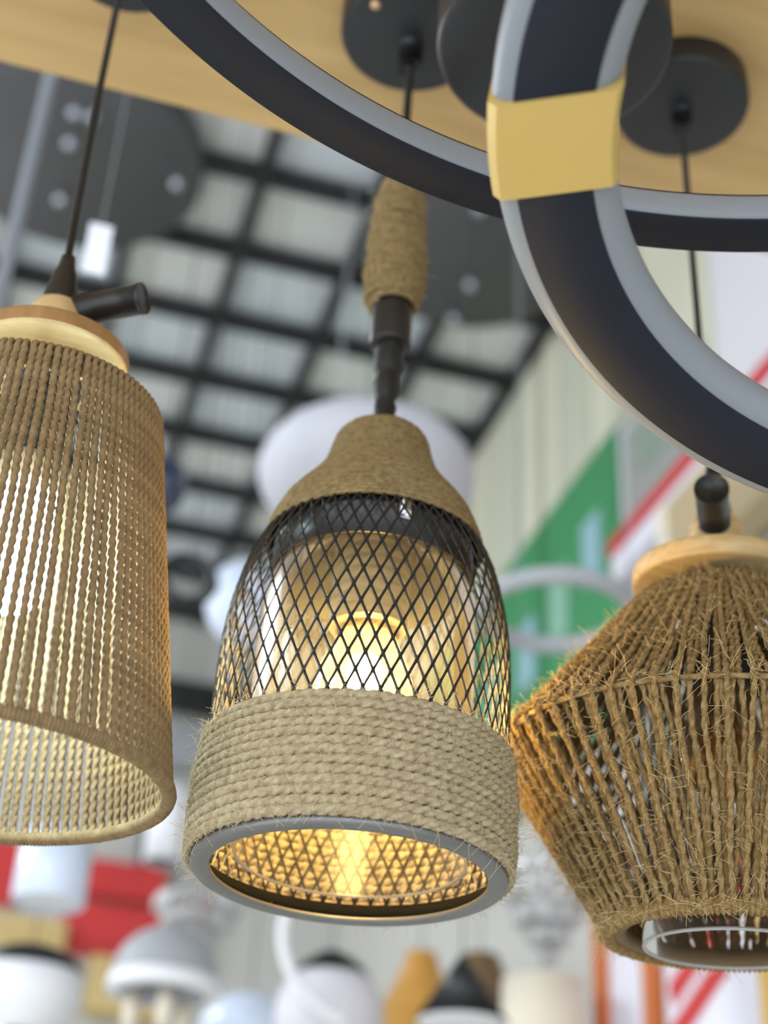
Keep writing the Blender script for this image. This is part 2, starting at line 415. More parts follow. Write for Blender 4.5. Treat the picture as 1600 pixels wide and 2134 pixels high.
# ================================================================== RIGHT LAMP (twine lantern)
RP = np.array([0.440, 0.785, 0.53]); RU = np.array([-0.0003, -0.0735, 1.0])
ro = (0.4485, 0.801, ZB)
root = thing('lantern_pendant_lamp', ro, 'pendant lamp with a wide double-cone shade of fuzzy jute twine, unlit, behind the small ring', 'lamp')
canopy(root, (0.4485, 0.799, ZB), 0.0545)
b = MB(); rod(b, (0.4485, 0.801, ZB - 0.044), (0.4485, 0.801, ZB - 0.024), 0.0085); part('cord_clamp', rel(b, root), M['black'], root)
b = MB(); tube(b, [(0.4485, 0.801, ZB - 0.03), (0.4485, 0.801, 0.80), (0.4488, 0.8005, 0.65), (0.4488, 0.7985, 0.60)], 0.0026, 8); part('cord', rel(b, root), M['black_soft'], root)
X = axis_matrix(RP * 1.02, RU, ro) @ Matrix.Scale(1.02, 4)
b = MB(); lathe(b, [(1e-4, 0.066), (0.0045, 0.065), (0.0058, 0.056), (0.0085, 0.046), (0.0092, 0.040), (0.011, 0.028), (0.0115, 0.020), (1e-4, 0.020)], 32); part('cord_grip', b, M['black'], root, X)
b = MB(); lathe(b, [(1e-4, 0.024), (0.0105, 0.0235), (0.015, 0.021), (0.0175, 0.016), (0.018, 0.010), (0.018, -0.016), (1e-4, -0.016)], 48); part('wooden_neck', b, M['beech'], root, X)
b = MB(); rod(b, (-0.006, -0.010, 0.012), (-0.0275, -0.0480, 0.0135), 0.0106, 28); rod(b, (-0.0277, -0.0484, 0.0135), (-0.0292, -0.0512, 0.0136), 0.0112, 28)
part('side_arm', b, M['black'], root, X)
b = MB(); lathe(b, [(1e-4, -0.016), (0.053, -0.016), (0.0548, -0.017), (0.0555, -0.019), (0.0555, -0.028), (0.0548, -0.0296), (0.053, -0.030), (1e-4, -0.030)], 64)
part('wooden_disc', b, M['beech'], root, X)
b = MB(); lathe(b, [(1e-4, -0.029), (0.023, -0.029), (0.024, -0.032), (0.024, -0.052), (0.021, -0.055), (0.021, -0.095), (1e-4, -0.095)], 40); part('lamp_socket', b, M['socket_black'], root, X)
b = MB(); lathe(b, [(0.013, -0.092), (0.0145, -0.105), (0.020, -0.120), (0.0285, -0.138), (0.031, -0.152), (0.029, -0.166), (0.021, -0.178), (0.010, -0.1825), (1e-4, -0.183)], 40); part('amber_bulb', b, M['amberglass'], root, X, label='unlit amber glass bulb')
b = MB()
for a in range(4):
    t = a * PI / 2; rod(b, (0.005 * math.cos(t), 0.005 * math.sin(t), -0.105), (0.008 * math.cos(t), 0.008 * math.sin(t), -0.150), 0.0012, 6)
part('filament', b, M['tan'], root, X)
b = MB(); lathe(b, [(0.030, -0.052), (0.044, -0.060), (0.0505, -0.074), (0.0515, -0.09), (0.0515, -0.262), (0.0500, -0.262), (0.0500, -0.09)], 64)
part('glass_cylinder', b, M['lantern_glass'], root, X)
b = MB(); torus(b, 0.0508, 0.0011, -0.262, 96, 8); part('glass_rim', b, M['crystal'], root, X)
q0, q1, q2 = 0.043, 0.147, 0.2525; ra, rb, rc = 0.0525, 0.1415, 0.0765
for nm, R_, s_ in (('top_ring', ra - .003, q0), ('waist_ring', rb - .0025, q1), ('bottom_ring', rc - .004, q2)):
    b = MB(); torus(b, R_, 0.0017, -s_, 96, 8); part(nm, b, M['jute_gold'], root, X)
b = MB()
for a in range(3):
    t = a * 2 * PI / 3 + 0.9
    rod(b, (0.022 * math.cos(t), 0.022 * math.sin(t), -0.04), ((ra - .003) * math.cos(t), (ra - .003) * math.sin(t), -q0), 0.0014, 6)
part('spider_frame', b, M['black_metal'], root, X)
NT = 65
po = [(ra - 0.006, -q0 - 0.004), (ra - 0.002, -q0 + 0.0026), (ra + 0.0012, -q0 + 0.0005), (rb - 0.002, -q1 + 0.003), (rb + 0.0003, -q1), (rb - 0.0010, -q1 - 0.003), (rc + 0.0005, -q2 + 0.002), (rc - 0.0005, -q2 - 0.0035), (rc - 0.006, -q2 - 0.004)]
pi_ = [(ra - 0.003, -q0 - 0.001), (ra + 0.001, -q0 - 0.002), (rb - 0.006, -q1 + 0.002), (rb - 0.0045, -q1), (rb - 0.006, -q1 - 0.002), (rc - 0.004, -q2 + 0.003), (rc - 0.007, -q2 - 0.001)]
so = [strand(po, 0.00195, 0.0095, seed=20 + sd, wob=0.0009, e=0.33).mesh('twine_strand', M['jute_gold']) for sd in range(5)]
si = [strand(pi_, 0.0021, 0.0095, seed=30 + sd, wob=0.0014, e=0.33).mesh('inner_strand', M['jute_gold']) for sd in range(5)]
angs = []
for i in range(NT):
    a = 2 * PI * (i + rng.normal(0, 0.09)) / NT; angs.append(a)
    link('twine_strand', so[i % 5], root, X @ Matrix.Rotation(a, 4, 'Z'))
    for q_ in (0.7, 1.35):
        link('inner_strand', si[(i * 3 + int(q_)) % 5], root, X @ Matrix.Rotation(a + PI / NT * (q_ + rng.uniform(-0.2, 0.2)), 4, 'Z'))
part('rim_binding', binding(rc - 0.004, 0.0052, -q2 - 0.002, 150, 0.2), M['jute_gold'], root, X)
b = MB(); lathe(b, [(rc - 0.006, -q2 - 0.0055), (0.062, -q2 - 0.0035), (0.0605, -q2 + 0.004), (0.062, -q2 + 0.004), (rc - 0.006, -q2)], 96, closed=True); part('bottom_flange', b, M['brown'], root, X)
pts = []; nr = []
g = np.random.default_rng(5)
for i in range(8000):
    a = angs[g.integers(NT)] + g.normal(0, 0.012)
    t = g.random()
    if t < 0.36: f_ = g.random(); r_ = ra + (rb - ra) * f_; z_ = -q0 - (q1 - q0) * f_; n_ = (0.75, 0.65)
    elif t < 0.46: r_ = rb + .002; z_ = -q1 + g.normal(0, .004); n_ = (1, 0.1)
    elif t < 0.92: f_ = g.random(); r_ = rb + (rc - rb) * f_; z_ = -q1 - (q2 - q1) * f_; n_ = (0.85, -0.5)
    else: r_ = rc; z_ = -q2 - g.random() * .005; n_ = (0.6, -0.6)
    pts.append(((r_ + .001) * math.cos(a), (r_ + .001) * math.sin(a), z_)); nr.append((n_[0] * math.cos(a), n_[0] * math.sin(a), n_[1]))
b = MB(); fuzz(b, np.array(pts), np.array(nr), 0.0058, 0.00014, 11)
o = part('loose_fibers', b, M['fibre_gold'], root, X); o['kind'] = 'stuff'

# ================================================================== CENTRE LAMP (wire mesh bell)
CP = np.array([0.2088, 0.8132, 0.283]); CU = np.array([0.0150, -0.0110, 1.0])
ro = (0.2165, 0.806, ZB)
root = thing('mesh_pendant_lamp', ro, 'pendant lamp with black wire-mesh bell shade, jute rope cap and band, warm lit bulb', 'lamp')
canopy(root, (0.2165, 0.800, ZB), 0.0565)
b = MB(); rod(b, (0.2180, 0.808, ZB - 0.050), (0.2180, 0.808, ZB - 0.024), 0.0098, 20); part('cord_clamp', rel(b, root), M['black'], root)
b = MB(); blob(b, (0.180, 0.778, ZB - 0.0262), 0.0045, 12, 8, 0.5); part('canopy_screw', rel(b, root), M['brass'], root)
X = axis_matrix(CP, CU, ro)
top = CP + CU / np.linalg.norm(CU) * 0.52
b = MB(); tube(b, [(0.2180, 0.808, ZB - 0.03), (0.2176, 0.8085, 0.88), top], 0.0032, 8); part('cord', rel(b, root), M['black_soft'], root)
b = MB(); lathe(b, [(1e-4, 0.552), (0.008, 0.551), (0.0105, 0.545), (0.0105, 0.515), (1e-4, 0.515)], 32); part('upper_sleeve', b, M['black'], root, X)
# jute cover of the cord grip: coil on a lumpy spindle
def coil(prof_r, prof_z, d, rad, k, e, twp, seg=72, ns=10, jit=0.0, seed=0):
    pr = np.asarray(prof_r, float); pz = np.asarray(prof_z, float)
    L = np.r_[0, np.cumsum(np.hypot(np.diff(pr), np.diff(pz)))]
    turns = L[-1] / d; n = int(turns * seg)
    s = np.linspace(0, L[-1], n); r = np.interp(s, L, pr); z = np.interp(s, L, pz); th = s / d * 2 * PI
    rg = np.random.default_rng(seed)
    if jit:
        r = r + np.interp(np.arange(n), np.arange(0, n + 9, 9), rg.normal(0, jit, len(np.arange(0, n + 9, 9))))
        z = z + np.interp(np.arange(n), np.arange(0, n + 14, 14), rg.normal(0, jit, len(np.arange(0, n + 14, 14))))
    dr = np.gradient(r, s); dz = np.gradient(np.interp(s, L, pz), s); dr = np.interp(s, L, np.gradient(pr, L)); 
    q = np.hypot(dr, dz) + 1e-9; dr, dz = dr / q, dz / q
    c, s_ = np.cos(th), np.sin(th)
    N = np.stack([-dz * c, -dz * s_, dr], -1) * -1.0; B = np.stack([dr * c, dr * s_, dz], -1)
    P = np.stack([r * c, r * s_, z], -1)
    ln = np.r_[0, np.cumsum(np.linalg.norm(np.diff(P, axis=0), axis=1))]
    mb = MB(); sweep(mb, P, N, B, rad, ns, k=k, e=e, tw=ln / twp * 2 * PI / k); return mb
b = coil([0.0098, 0.0125, 0.0165, 0.0178, 0.0185, 0.0192, 0.0196, 0.0190, 0.0172, 0.0150], [0.527, 0.522, 0.505, 0.486, 0.470, 0.450, 0.435, 0.422, 0.412, 0.408], 0.0036, 0.0026, 3, 0.34, 0.006, 64, 12, 0.0007, 3)
part('rope_sleeve', b, M['jute_shaded'], root, X)
b = MB(); lathe(b, [(1e-4, 0.526), (0.009, 0.526), (0.015, 0.500), (0.0175, 0.45), (0.016, 0.41), (1e-4, 0.41)], 24); part('sleeve_core', b, M['jute'], root, X)
b = MB(); lathe(b, [(1e-4, 0.420), (0.0140, 0.420), (0.0143, 0.416), (0.0143, 0.376), (0.0138, 0.374), (0.0095, 0.3735), (1e-4, 0.3735)], 40); part('strain_sleeve', b, M['black'], root, X)
b = MB(); lathe(b, [(0.0098, 0.374), (0.0102, 0.362), (0.0094, 0.353), (0.0080, 0.351), (0.0078, 0.348), (0.0086, 0.342), (0.0082, 0.333), (0.0068, 0.330), (0.0066, 0.327), (0.0075, 0.322), (0.0070, 0.316), (0.0082, 0.312), (0.0092, 0.306), (0.0092, 0.298), (1e-4, 0.298)], 24)
N_ = b.V[0]; a_ = np.arctan2(N_[:, 1], N_[:, 0]); N_[:, :2] *= (1 + 0.07 * np.sin(3 * a_ + N_[:, 2] * 420))[:, None]
part('twisted_wires', b, M['black_soft'], root, X)
# rope cap
cr = [0.0688, 0.0672, 0.0642, 0.0600, 0.0545, 0.0460, 0.0390, 0.0352, 0.0330, 0.0314, 0.0300, 0.0278, 0.0245, 0.0195, 0.0130, 0.0085]
cz = [0.2108, 0.2175, 0.2262, 0.2355, 0.2435, 0.2540, 0.2640, 0.2720, 0.2790, 0.2860, 0.2915, 0.2955, 0.2985, 0.3010, 0.3028, 0.3035]
part('rope_cap', coil(cr, cz, 0.0029, 0.00178, 2, 0.26, 0.0055, 120, 10, 0.00012, 4), M['jute_shaded'], root, X)
b = MB(); lathe(b, [(max(r - .0018, 1e-4), z - .0006) for r, z in zip(cr, cz)][1:] + [(1e-4, .3025)], 64); part('cap_shell', b, M['black_metal'], root, X)
pr_r = np.array([0.0878, 0.0878, 0.0877, 0.0868, 0.0845, 0.0812, 0.0770, 0.0708, 0.0655])
pr_z = np.array([0.0015, 0.080, 0.125, 0.144, 0.162, 0.178, 0.194, 0.2085, 0.2155])
# smooth the profile
def smooth_prof(r, z, n):
    L = np.r_[0, np.cumsum(np.hypot(np.diff(r), np.diff(z)))]; s = np.linspace(0, L[-1], n)
    R_ = np.interp(s, L, r); Z_ = np.interp(s, L, z)
    for _ in range(3):
        R_[1:-1] = (R_[:-2] + 2 * R_[1:-1] + R_[2:]) / 4; Z_[1:-1] = (Z_[:-2] + 2 * Z_[1:-1] + Z_[2:]) / 4
    return s, R_, Z_
s_, R_, Z_ = smooth_prof(pr_r, pr_z, 112)
NC = 57; ROWH = 0.0212
b = MB()
for fam in (-1, 1):
    for i in range(NC):
        th = 2 * PI * i / NC + fam * (s_ / ROWH) * 2 * PI / NC + (0 if fam < 0 else PI / NC * 0)
        c, sn = np.cos(th), np.sin(th)
        rr = R_ + fam * 0.00012
        P = np.stack([rr * c, rr * sn, Z_], -1)
        N = np.stack([c, sn, 0 * c], -1); Tn = np.gradient(P, axis=0); Tn /= np.linalg.norm(Tn, axis=1)[:, None]
        N = N - Tn * np.sum(N * Tn, 1)[:, None]; N /= np.linalg.norm(N, axis=1)[:, None]; B = np.cross(Tn, N)
        node = np.abs(np.cos(PI * s_ / (ROWH / 2) / 1.0)) ** 10
        sweep(b, P, N, B, 0.00074 * (1 + 0.45 * node), 4, caps=False, flat=(0.8, 1.0))
part('mesh_cage', b, M['mesh'], root, X, smooth=False, label='black expanded-metal diamond mesh')
b = MB(); lathe(b, [(0.0560, 0.236), (0.0615, 0.226), (0.0630, 0.218), (0.0630, 0.188), (0.0618, 0.188), (0.0618, 0.218), (0.0600, 0.226), (0.0545, 0.236)], 72, closed=True); part('cap_skirt', b, M['black_metal'], root, X)
# rope band
def rope_ring(R, rad, k, e, lumps, ns=14, per=9):
    n = lumps * per; th = np.arange(n) * 2 * PI / n
    N = np.stack([np.cos(th), np.sin(th), 0 * th], -1)
    mb = MB(); sweep(mb, N * R, N, np.array([0, 0, 1.0]), rad * (1 + 0.03 * np.sin(th * 7 + 1) + 0.02 * np.sin(th * 17)), ns, k=k, e=e, tw=th * lumps / k, closed=True); return mb
rm = rope_ring(0.0910, 0.00350, 3, 0.43, 81, 18, 10).mesh('rope_coil', M['jute'])
for i in range(13):
    z = 0.0045 + i * 0.00545
    R0 = 0.0914 if 1 < i < 9 else (0.0907 if i <= 1 else 0.0914 - (i - 8) * 0.0006)
    sc = R0 / 0.0910
    link('rope_coil', rm, root, X @ T(rng.normal(0, .0002), rng.normal(0, .0002), z + rng.normal(0, .00015)) @ Matrix.Rotation(rng.uniform(0, 6.28), 4, 'Z') @ Matrix.Rotation(rng.normal(0, 0.003), 4, 'X') @ Matrix.Diagonal((sc, sc, 1, 1)))
pts = []; nr = []
for i in range(2600):
    a = g.uniform(0, 2 * PI); t = g.random()
    if t < 0.62: r_, z_, n_ = 0.0942, g.uniform(0.002, 0.072), (1, 0.1)
    elif t < 0.80: r_, z_, n_ = 0.0925, 0.002, (0.7, -0.8)
    else: r_, z_, n_ = 0.0895, 0.074, (0.3, 0.9)
    pts.append((r_ * math.cos(a), r_ * math.sin(a), z_)); nr.append((n_[0] * math.cos(a), n_[0] * math.sin(a), n_[1]))
for i in range(120):
    a = g.uniform(0, 2 * PI); z_ = g.uniform(0.41, 0.52); pts.append((0.0205 * math.cos(a), 0.0205 * math.sin(a), z_)); nr.append((math.cos(a), math.sin(a), 0))
b = MB(); fuzz(b, np.array(pts), np.array(nr), 0.0046, 0.00012, 12)
o = part('loose_fibers', b, M['fibre'], root, X); o['kind'] = 'stuff'
b = MB(); lathe(b, [(0.0784, 0.0005), (0.0784, -0.0012), (0.0790, -0.0020), (0.0882, -0.0020), (0.0893, -0.0008), (0.0894, 0.003), (0.0882, 0.003), (0.0880, 0.0008)], 128, closed=True)
part('bottom_ring', b, M['steel'], root, X, label='flat grey metal ring')
b = MB(); lathe(b, [(0.0868, 0.0008), (0.0868, 0.0105), (0.0860, 0.0105), (0.0860, 0.0008)], 96, closed=True); part('ring_lip', b, M['matt_black'], root, X)
# glass, socket, bulb
b = MB(); lathe(b, [(0.028, 0.2080), (0.045, 0.2050), (0.0560, 0.1960), (0.0612, 0.1860), (0.0650, 0.1720), (0.0663, 0.155), (0.0665, 0.010), (0.0652, 0.0085), (0.0650, 0.010)], 72)
part('glass_cylinder', b, M['glass'], root, X)
b = MB(); torus(b, 0.0658, 0.0009, 0.009, 112, 8); part('glass_rim', b, glass('rim_glass', (0.9, 0.86, 0.8), 0.25, (0.95, 0.9, 0.8), 1.9), root, X)
b = MB(); pf = [(1e-4, 0.235), (0.021, 0.235)]
for i in range(9):
    z = 0.228 - i * 0.0082; pf += [(0.0245, z), (0.0245, z - 0.005), (0.0236, z - 0.0058), (0.0236, z - 0.0076)]
pf += [(0.0240, 0.1555), (0.0215, 0.1530), (0.0190, 0.1530), (0.0190, 0.170), (1e-4, 0.170)]
lathe(b, pf, 48); part('lamp_socket', b, M['socket'], root, X)
b = MB(); lathe(b, [(1e-4, 0.156), (0.0135, 0.156), (0.0140, 0.150), (0.0130, 0.144), (1e-4, 0.1435)], 24); part('bulb_base', b, M['amber_base'], root, X)
b = MB(); lathe(b, [(0.0165, 0.1575), (0.0175, 0.150), (0.0205, 0.142), (0.0265, 0.130), (0.0302, 0.117), (0.0308, 0.108), (0.0290, 0.096), (0.0235, 0.0855), (0.0140, 0.0795), (0.006, 0.078), (1e-4, 0.0778)], 48)
bulb = part('glass_bulb', b, M['bulbglass'], root, X, label='lit clear bulb with warm glow')
for i in range(6):
    t = i * PI / 3 + 0.3
    fb = MB(); rod(fb, (0.007 * math.cos(t), 0.007 * math.sin(t), 0.142), (0.0115 * math.cos(t + .35), 0.0115 * math.sin(t + .35), 0.090), 0.0022, 8); part('filament', fb, M['filament'], bulb)
b = MB(); rod(b, (0, 0, 0.145), (0, 0, 0.120), 0.003, 10); part('glass_stem', b, M['bulbglass'], bulb)
t = -PI / 2 + 0.02
b = MB(); box(b, (0.0640 * math.cos(t), 0.0640 * math.sin(t), 0.2070), (0.0090, 0.003, 0.0165), 0.001); part('spring_clip', b, M['chrome'], root, X)

# ================================================================== RING LIGHTS
def ring_light(root, Xm, ro_, ri_, th, ob, ib, seg=240):
    """flat black annulus (face at z=0, body towards +z) with bulging milky strips on both edges"""
    b = MB(); lathe(b, [(ri_, 0.0006), (ri_ + 0.0006, 0), (ro_ - 0.0006, 0), (ro_, 0.0006), (ro_, th), (ri_, th)], seg, closed=True)
    body = part('ring_body', b, M['ring_black'], root, Xm)
    a = np.linspace(-PI / 2, PI / 2, 9)
    zc = th / 2; hz = th / 2 - 0.0012
    b = MB(); lathe(b, [(ro_ - .001, zc - hz)] + [(ro_ + ob * math.cos(t), zc + hz * math.sin(t)) for t in a] + [(ro_ - .001, zc + hz)], seg, closed=True); part('outer_diffuser', b, M['diff'], body, label='milky white outer strip')
    b = MB(); lathe(b, [(ri_ + .001, zc + hz)] + [(ri_ - ib * math.cos(t), zc - hz * math.sin(t)) for t in a] + [(ri_ + .001, zc - hz)], seg, closed=True); part('inner_diffuser', b, M['diff'], body, label='milky white inner strip')
    return body
ro1 = (0.2477, 0.2447, ZB)
root = thing('large_ring_light', ro1, 'large black level ring light with a pale inner strip, passing above the mesh lamp', 'ring light')
Xr = axis_matrix((0.2477, 0.2447, 0.620), (0, 0, 1), ro1)
ring_light(root, Xr, 0.3828, 0.3550, 0.020, 0.0022, 0.0022, 320)
for dg in (30, 150, 270):
    t = math.radians(dg); b = MB(); p = (0.2477 + .369 * math.cos(t), 0.2447 + .369 * math.sin(t)); rod(b, (*p, 0.639), (*p, ZB), 0.0012, 6); part('suspension_cable', rel(b, root), M['satin'], root)
c2 = np.array([.3018, .2921, .3786]) * 1.30; n2 = np.array([-.1564, -.1555, -.9754]); n2 /= np.linalg.norm(n2)
u2 = np.cross(n2, [0, 1, 0]); u2 /= np.linalg.norm(u2); v2 = np.cross(n2, u2)
ro2 = (float(c2[0]), float(c2[1]), ZB)
root = thing('small_ring_light', ro2, 'small tilted black ring light with white edge strips and a gold sleeve, nearest the viewer', 'ring light')
m3 = Matrix([list(u2), list(-v2), list(-n2)]).transposed().to_4x4(); m3.translation = Vector(c2) - Vector(ro2)
Rn, Ri = 0.1808 * 1.3, 0.1534 * 1.3
ring_light(root, m3, Rn, Ri, 0.027, 0.0107, 0.0107, 280)
b = MB(); aa = np.linspace(-1, 1, 20); Rm = (Rn + Ri) / 2; tc = math.radians(156.9)    # sleeve; v axis is flipped in m3
sec = [(Ri - 0.0115, 0.0015), (Ri - 0.0095, -0.0018), (Rn + 0.0070, -0.0018), (Rn + 0.0115, 0.004), (Rn + 0.0115, 0.025), (Rn + 0.009, 0.0288), (Ri - 0.0095, 0.0288), (Ri - 0.0115, 0.0255)]
sa = lambda r, q: tc + q * 0.0250 / r - math.tan(math.radians(10)) * (r - Rm) / r
V = np.array([[(r * math.cos(sa(r, q)), r * math.sin(sa(r, q)), z) for r, z in sec] for q in aa]); nn = len(sec)
b.addq(V.reshape(-1, 3), gridq(len(aa), nn, False, True)); b.F.append(list(range(nn))[::-1]); b.F.append([(len(aa) - 1) * nn + i for i in range(nn)])
part('gold_sleeve', b, M['gold'], root, m3, smooth=False, label='satin gold connecting sleeve')
for dg in (30, 150, 300):
    t = math.radians(dg); p = c2 + .217 * (u2 * math.cos(t) + v2 * math.sin(t)) - n2 * 0.02
    b = MB(); rod(b, tuple(p), (p[0], p[1], ZB), 0.0012, 6); part('suspension_cable', rel(b, root), M['satin'], root)
# drum canopy above the rings
cdr = atc = (0.283, 0.672, ZB)
root = thing('drum_canopy', cdr, 'large round black canopy drum under the oak board, half hidden by the small ring', 'canopy')
b = MB(); lathe(b, [(1e-4, -0.155), (0.076, -0.155), (0.0795, -0.153), (0.0805, -0.149), (0.0805, -0.045), (1e-4, -0.045)], 80); part('drum', b, M['canopy'], root)
b = MB(); rod(b, (0, 0, -0.05), (0, 0, 0.0005), 0.02, 20); part('stem', b, M['black'], root)

# ================================================================== BACKGROUND SHOP
def cord_to_ceiling(root, z_from, r=0.0011, z_to=HC + 0.04, m='black_soft'):
    b = MB(); rod(b, (0, 0, z_from), (0, 0, z_to - (root.location.z - EYE)), r, 6); part('cord', b, M[m], root)
def pend(name, c, label, cat, parts, cord=0.05, group=None, under=False):
    root = thing(name, c, label, cat, group)
    for nm, pr, mm in parts:
        b = MB(); lathe(b, pr, 40); part(nm, b, M[mm], root)
    cord_to_ceiling(root, cord, z_to=2.33 if under else HC + 0.04); return root
def dome(r, h, z0=0, th=0.004):
    a = np.linspace(0, PI / 2, 10)
    return [(max(r * math.cos(t), 1e-4), z0 + h * math.sin(t)) for t in a][::1]
def globe(r, sz=1.0):
    a = np.linspace(-PI / 2, PI / 2, 18); return [(max(r * math.cos(t), 1e-4), r * sz * math.sin(t)) for t in a]
# big round charcoal canopies on the grid ceiling
def round_canopy(c, r, label, screws):
    root = thing('round_canopy', c, label, 'canopy')
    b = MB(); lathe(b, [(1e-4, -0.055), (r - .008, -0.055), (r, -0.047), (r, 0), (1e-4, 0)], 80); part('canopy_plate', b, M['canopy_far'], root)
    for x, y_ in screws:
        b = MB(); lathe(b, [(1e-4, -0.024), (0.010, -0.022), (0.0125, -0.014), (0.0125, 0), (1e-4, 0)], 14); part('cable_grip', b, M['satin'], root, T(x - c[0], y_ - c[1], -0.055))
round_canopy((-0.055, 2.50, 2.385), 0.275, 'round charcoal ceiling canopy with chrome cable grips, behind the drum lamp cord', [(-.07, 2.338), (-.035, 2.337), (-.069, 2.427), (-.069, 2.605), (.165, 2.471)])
round_canopy((0.845, 2.49, 2.385), 0.262, 'round charcoal ceiling canopy with cable grips, behind the jute sleeve of the mesh lamp', [(.865, 2.57), (.963, 2.331), (.868, 2.70), (.80, 2.33)])
root = thing('chrome_rod', (-0.082, 1.447, HC + 0.03), 'slim satin chrome rod hanging at far left behind the drum lamp cord', 'rod')
b = MB(); rod(b, (0, 0, 0), (0, 0, -1.34), 0.0085, 14); part('tube', b, M['satin'], root)
b = MB(); rod(b, (0, 0, -1.335), (0, 0, -1.35), 0.0105, 14); part('end_cap', b, M['chrome'], root)
root = thing('price_tag', (0.014, 1.30, HC + 0.03), 'white paper tag hanging behind the wooden neck of the drum lamp', 'tag')
tz = 1.10
b = MB(); rod(b, (0, 0, 0), (0, 0, tz + 0.036 - HC - 0.03), 0.0003, 4); part('string', b, M['white'], root)
b = MB(); box(b, (0, 0, tz - HC - 0.03), (0.025, 0.0012, 0.070), 0.0003); part('paper', b, M['tag'], root, smooth=False)

pend('white_globe_lamp', (0.528, 2.098, 1.418), 'large white rounded fabric lamp, unlit and pale, behind the rope cap', 'lamp', [('shade', globe(0.183, 0.56), 'white_fabric'), ('collar', [(0.03, .10), (0.03, .12), (1e-4, .122)], 'black')], 0.1)
pend('glass_globe_lamp', (0.40, 2.426, 1.320), 'pale bluish white globe lamp just left of the wire mesh bell', 'lamp', [('globe', globe(0.072, 1.15), 'bluewhite'), ('collar', [(0.02, .078), (0.02, .095), (1e-4, .096)], 'chrome')], 0.085)
pend('blue_glass_ball', (0.178, 1.94, 1.225), 'dark blue glass ball peeking out beside the cord drum shade', 'lamp', [('ball', globe(0.036, 1.3), 'blueglass')], 0.04)
root = thing('black_hoop', (0.262, 2.17, 1.235), 'black metal hoop hanging between the drum shade and the wire mesh bell', 'lamp')
b = MB(); th = np.linspace(0, 2 * PI, 49)[:-1]; P = np.stack([0.042 * np.cos(th), 0.01 * np.sin(th), 0.045 * np.sin(th) - 0.03], -1); nN = np.stack([np.cos(th), 0 * th, np.sin(th)], -1)
sweep(b, P, nN, np.array([0, 1.0, 0]), 0.0085, 10, closed=True); part('hoop', b, M['black'], root); cord_to_ceiling(root, 0.012)
root = thing('grey_ring_lamp', (0.745, 1.80, 1.055), 'grey ring lamp hanging between mesh bell and twine lantern', 'ring light')
b = MB(); torus(b, 0.105, 0.013, 0, 80, 12); part('ring', b, M['grey_shade'], root)
for k in range(3):
    t = k * 2 * PI / 3 + 1.7; b = MB(); rod(b, (0.105 * math.cos(t), 0.105 * math.sin(t), 0.01), (0.105 * math.cos(t), 0.105 * math.sin(t), HC + 0.04 - 1.055), 0.0009, 5); part('suspension_cable', b, M['satin'], root)

G = None
pend('black_top_lamp', (0.134, 2.516, 0.625), 'white bowl lamp with black domed top at the bottom left corner', 'lamp',
     [('cap', [(0.084, 0.018)] + dome(0.084, 0.045, 0.018), 'black'), ('bowl', [(0.050, -0.075), (0.075, -0.05), (0.084, -0.02), (0.085, 0.018), (0.08, 0.018)], 'white')], 0.06, under=True)
r_ = bpy.data.objects['black_top_lamp']
b = MB(); lathe(b, [(1e-4, -0.125), (0.018, -0.118), (0.024, -0.10), (0.018, -0.082), (0.012, -0.07), (1e-4, -0.07)], 16); part('lit_bulb', b, emit('warm_lit_bulb', (1.0, 0.93, 0.72), 1.6), r_, T(-0.035, 0, 0))
r_ = pend('dome_lamp', (0.344, 2.487, 0.640), 'grey dome lamp with a white rim and candle bulbs at the bottom left', 'lamp',
     [('dome', [(0.086, 0.012)] + dome(0.086, 0.085, 0.012), 'grey_shade'), ('rim', [(0.07, -0.012), (0.09, -0.012), (0.092, 0.0), (0.088, 0.014), (0.07, 0.014)], 'white')], 0.09)
for x, y_ in ((-0.047, 0.0), (0.038, 0.01), (0.0, -0.04)):
    b = MB(); lathe(b, [(1e-4, -0.075), (0.010, -0.068), (0.013, -0.05), (0.013, -0.012), (1e-4, -0.012)], 14); part('candle_bulb', b, M['cream'], r_, T(x, y_, 0))
pend('frosted_drum_lamp', (0.137, 2.375, 0.767), 'small frosted white drum lamp just under the cord drum shade', 'lamp', [('shade', [(0.050, -0.048), (0.054, -0.052), (0.056, -0.05), (0.056, 0.055), (0.02, 0.058)], 'bluewhite'), ('bottom_disc', [(0.052, -0.047), (1e-4, -0.046)], 'white')], 0.055, under=True)
pend('slim_white_lamp', (0.345, 2.70, 0.985), 'slim white shade between the cord drum rim and the rope band', 'lamp', [('shade', [(0.030, -0.07), (0.036, -0.07), (0.034, 0.06), (0.012, 0.075), (1e-4, 0.076)], 'white')], 0.07)
pend('bowl_lamp', (0.632, 2.537, 0.640), 'large grey white bowl lamp with dark cap below the mesh lamp', 'lamp', [('bowl', globe(0.092, 0.95), 'lav_panel'), ('cap', [(0.066, 0.064), (0.05, 0.085), (0.02, 0.105), (1e-4, 0.108)], 'black')], 0.1, under=True)
pend('glass_bowl_lamp', (0.542, 2.765, 0.655), 'pale blue bowl lamp at the bottom edge behind the white arc', 'lamp', [('bowl', globe(0.088, 0.75), 'bluewhite')], 0.06)
pend('cone_lamp', (0.7165, 2.102, 0.575), 'black cone pendant lamp with white inside, bottom middle', 'lamp', [('cone', [(0.066, -0.030), (0.067, -0.031), (0.004, 0.062), (1e-4, 0.063)], 'black'), ('inner_shade', [(0.064, -0.032), (0.062, -0.035), (0.040, -0.036), (1e-4, -0.036)], 'white')], 0.06)
